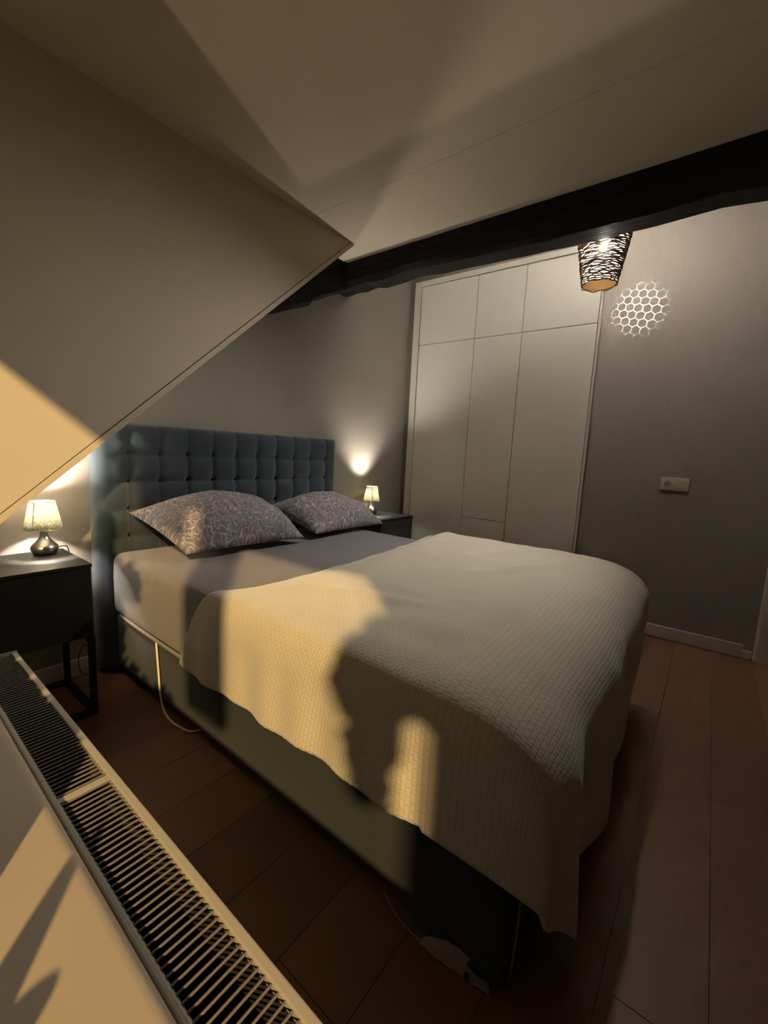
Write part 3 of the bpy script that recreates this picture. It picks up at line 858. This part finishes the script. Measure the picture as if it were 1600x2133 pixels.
# ------------------------------------------------------------------ radiator
def radiator():
    x0, x1, ya, yb, z0, zt = -.600, -.507, -.852, -2.75, .10, .540
    root = empty('radiator', ((x0+x1)/2, (ya+yb)/2, 0), 'white panel radiator with a slotted top grille below the window sill', 'radiator')
    mk('front_panel', B(x1-.012, x1-.001, yb, ya, z0, zt-.006, .003, 2), M['radiator'], root)
    mk('rear_panel', B(x0+.001, x0+.012, yb, ya, z0, zt-.006, .003, 2), M['radiator'], root)
    mk('end_panel', B(x0, x1, ya-.002, ya, z0+.01, zt+.003, .0008, 1), M['radiator'], root)
    mk('end_panel', B(x0, x1, yb, yb+.002, z0+.01, zt+.003, .0008, 1), M['radiator'], root)
    bm = bmesh.new()
    yy = ya-.02
    P = []
    i = 0
    while yy > yb+.02:
        P.append((x0+.016 if i % 2 else x1-.016, yy)); P.append((x0+.016 if i % 2 else x1-.016, yy-.012)); yy -= .020; i += 1
    va = [bm.verts.new((p[0], p[1], z0+.03)) for p in P]; vb = [bm.verts.new((p[0], p[1], zt-.16)) for p in P]
    for k in range(len(P)-1): bm.faces.new((va[k], va[k+1], vb[k+1], vb[k]))
    box(bm, x0+.0125, x0+.0140, yb+.004, ya-.004, z0+.03, zt-.013); box(bm, x1-.0145, x1-.0130, yb+.004, ya-.004, z0+.03, zt-.013)  # dark sheets in place of the shade between the panels
    cv = mk('convector', bm, M['radiator_shade'], root); cv['kind'] = 'stuff'
    mk('rail', B(x1-.013, x1, yb, ya-.002, zt-.012, zt, .0025, 2), M['radiator'], root)
    mk('rail', B(x0, x0+.009, yb, ya-.002, zt-.012, zt, .0025, 2), M['radiator'], root)
    for yc in (-1.521, -2.19): mk('crossbar', B(x0+.008, x1-.012, yc-.006, yc+.006, zt-.004, zt-.0005), M['radiator'], root)
    bmb = bmesh.new(); box(bmb, -(x1-x0)/2+.008, (x1-x0)/2-.012, -.0014, .0014, -.0035, 0, .0009, 1)
    me = bpy.data.meshes.new('grille_bar'); bmb.to_mesh(me); bmb.free(); me.materials.append(M['radiator_bar_shaded'])
    yy = ya-.012
    while yy > yb+.01:
        if min(abs(yy+1.521), abs(yy+2.19)) > .009:
            o = bpy.data.objects.new('grille_bar', me); link(o); o.parent = root
            o.location = Vector(((x0+x1)/2, yy, zt-.0015))-root.location
        yy -= .0117
radiator()

# ------------------------------------------------------------------ unseen blockers added to shape shadows in the window bay, plus the aloe
def leaf_mesh(L, W, name):
    bm = bmesh.new()
    n = 6; rows = []
    for i in range(n+1):
        t = i/n; ww = W*math.sin(math.pi*min(1, t*.92+.04))**.8
        rows.append([bm.verts.new((s*ww*.5, t*L, -.12*L*t*t+.06*W*abs(s))) for s in (-1, 0, 1)])
    for a, b in zip(rows, rows[1:]):
        for k in range(2): bm.faces.new((a[k], a[k+1], b[k+1], b[k]))
    me = bpy.data.meshes.new(name); bm.to_mesh(me); bm.free(); me.materials.append(M['leaf']); return me

SP = Vector((0.0, -1.0, 0.6)) - SD*25
def from_window(y, z, x):
    """point on the plane x that lies on the street-lamp ray through (y, z) of the window wall"""
    q = Vector((XW, y, z)); return SP+(q-SP)*((x-SP.x)/(q.x-SP.x))
def inside(p, poly):
    c = False
    for (a, b), (e, g) in zip(poly, poly[1:]+poly[:1]):
        if (b > p[1]) != (g > p[1]) and p[0] < (e-a)*(p[1]-b)/(g-b)+a: c = not c
    return c
def blocker_leaves(root, poly, x, L, W, step, seed):
    rnd = random.Random(seed); me = leaf_mesh(L, W, 'leaf'); n = 0
    y0, y1 = min(p[0] for p in poly), max(p[0] for p in poly); z0, z1 = min(p[1] for p in poly), max(p[1] for p in poly)
    y = y0
    while y < y1:
        z = z0
        while z < z1:
            a, b = y+rnd.uniform(-.3, .3)*step, z+rnd.uniform(-.3, .3)*step
            if inside((a, b), poly):
                p = from_window(a, b, x+rnd.uniform(-.03, .03))
                o = bpy.data.objects.new('leaf', me); link(o); o.parent = root; n += 1
                # leaves turn their faces to the window, tips hanging at random
                R = Matrix.Rotation(math.pi/2+.65+rnd.uniform(-.35, .35), 4, 'Z') @ Matrix.Rotation(math.pi/2+rnd.uniform(-.4, .4), 4, 'X') @ Matrix.Rotation(rnd.uniform(0, 6.28), 4, 'Z') @ Matrix.Translation((0, -L*.5, 0))
                o.matrix_local = Matrix.Translation(p-root.location) @ R
            z += step
        y += step
    return n
def bush_blocker():  # added out of view, leaves shaped to block the street lamp
    loc = Vector((-.70, -.92, SILL)); x, y, z = loc
    root = empty('shadow_bush', loc, 'added unseen bush in a dark pot, shaped to block the street lamp', 'plant')
    mk('pot', lathe([(0, 0), (.05, 0), (.065, .12), (.060, .12), (.058, .105), (0, .105)], (x, y, z+.0005), 28), M['pot'], root, smooth='auto')
    for q in ((-.68, -.75, .95), (-.66, -.98, 1.1), (-.67, -1.18, 1.1)):
        mk('stem', tube([(x, y, z+.10), ((x+q[0])/2, (y+q[1])/2, z+.28), q], .005, 6, smooth_n=4), M['leaf'], root)
    blocker_leaves(root, [(-1.3, 1.12), (-1.3, 1.33), (-1.42, 1.43), (-1.73, 1.82), (-1.76, 1.64), (-2.0, 1.62), (-2.0, 1.50), (-1.84, 1.46), (-1.78, 1.12)], -.665, .085, .055, .034, 3)
bush_blocker()
def person_shadow_plant():  # added blocker, takes the place of a person's shadow on the bed
    loc = from_window(-3.24, 1.68, -1.05)
    root = empty('person_shadow_plant', loc, 'added unseen hanging leaves, shaped like the shadow of a person at the window', 'plant')
    mk('bowl', lathe([(0, -.08), (.06, -.07), (.10, .0), (.09, .0), (.05, -.055), (0, -.06)], loc, 28), M['pot'], root, smooth='auto')
    mk('cord', tube([loc+Vector((0, 0, -.06)), Vector((loc.x, loc.y, HC))], .003, 6), M['black_plastic'], root)
    blocker_leaves(root, [(-3.46, 2.01), (-3.33, 1.87), (-3.23, 1.80), (-3.14, 1.72), (-3.07, 1.65), (-3.05, 1.58), (-3.10, 1.48), (-3.11, 1.38), (-3.14, 1.31), (-3.20, 1.33), (-3.21, 1.44), (-3.24, 1.58), (-3.46, 1.62)], -1.05, .055, .038, .022, 5)
person_shadow_plant()
def blind_blocker():  # added strips, out of view, that trim the street lamp patches
    o = mk('shadow_blind', tube([(XW+.03, -2.27, 2.12), (XW+.03, -1.90, 2.12)], .03, 16), M['shadow_curtain'], smooth='auto', origin=(XW+.03, -2.1, 2.12))
    tag(o, 'added unseen cloth strip that shades the headboard and pillows', 'blind_blocker')
    mk('cloth', B(XW+.001, XW+.004, -2.27, -1.90, 1.87, 2.12), M['shadow_curtain'], o)
    mk('bottom_bar', B(XW+.001, XW+.012, -2.27, -1.90, 1.86, 1.872, .002, 1), M['pvc'], o)
    o = mk('shadow_blind', tube([(XW+.03, -3.40, 2.12), (XW+.03, -2.62, 2.12)], .03, 16), M['shadow_curtain'], smooth='auto', origin=(XW+.03, -3.1, 2.12))
    tag(o, 'added unseen cloth strip that cuts the top of the bed light patch', 'blind_blocker')
    mk('cloth', B(XW+.001, XW+.004, -3.39, -2.63, 2.03, 2.12), M['shadow_curtain'], o)
    mk('bottom_bar', B(XW+.001, XW+.012, -3.39, -2.63, 2.02, 2.032, .002, 1), M['pvc'], o)
blind_blocker()
def spiky():
    x, y, z = -.865, -1.985, SILL
    root = empty('aloe_plant', (x, y, z), 'small spiky plant in a dark pot at the front of the sill', 'plant')
    mk('pot', lathe([(0, 0), (.035, 0), (.045, .07), (.040, .07), (.039, .06), (0, .06)], (x, y, z+.0005), 24), M['pot'], root, smooth='auto')
    for (dx, dy, h, wd_) in ((.05, .035, .15, .024), (-.02, .07, .11, .014), (.03, -.05, .10, .030), (-.06, -.02, .13, .022), (.06, .08, .05, .020)):
        mk('leaf', tube([(x, y, z+.055), (x+dx*.5, y+dy*.5, z+.055+h*.6), (x+dx, y+dy, z+.055+h)], lambda t, w=wd_: w*(1-t)**.7+.001, 8, smooth_n=6), M['leaf'], root, smooth=True)
spiky()
def planter_blocker():  # added box, unseen, that keeps sill and grille in shadow
    root = empty('shadow_planter', (-.81, -1.40, SILL), 'added unseen trough with greenery that keeps the sill and grille in shadow', 'planter_blocker')
    mk('trough', B(-.86, -.76, -1.75, -1.05, SILL+.0005, SILL+.19, .004, 1), M['pot'], root)
    mk('soil', B(-.853, -.767, -1.743, -1.057, SILL+.185, SILL+.192), M['soil'], root)
    me = leaf_mesh(.07, .035, 'leaf'); rnd = random.Random(11)
    for i in range(90):
        o = bpy.data.objects.new('leaf', me); link(o); o.parent = root
        o.location = Vector((rnd.uniform(-.84, -.78), rnd.uniform(-1.72, -1.08), SILL+.19+rnd.uniform(0, .015)))-root.location
        o.rotation_euler = (rnd.uniform(.2, .9), 0, rnd.uniform(0, 6.28))
planter_blocker()
def shadow_curtain():  # added panel for the dark gap between two light patches
    def fn(u, v):
        y = -2.535+.25*u; z = 1.17+(2.24-1.17)*v
        return Vector((XW+.05+.018*math.sin(u*math.pi*9), y, z))
    o = mk('shadow_curtain', grid(72, 12, fn), M['shadow_curtain'], smooth=True, origin=(XW+.05, -2.48, 1.24), solid=(.002, 0))
    tag(o, 'added unseen cloth panel casting the dark gap between the bed light patches', 'shadow_curtain')
    mk('rod', tube([(XW+.05, -3.5, 2.25), (XW+.05, -1.2, 2.25)], .008, 8), M['steel'], o)
shadow_curtain()
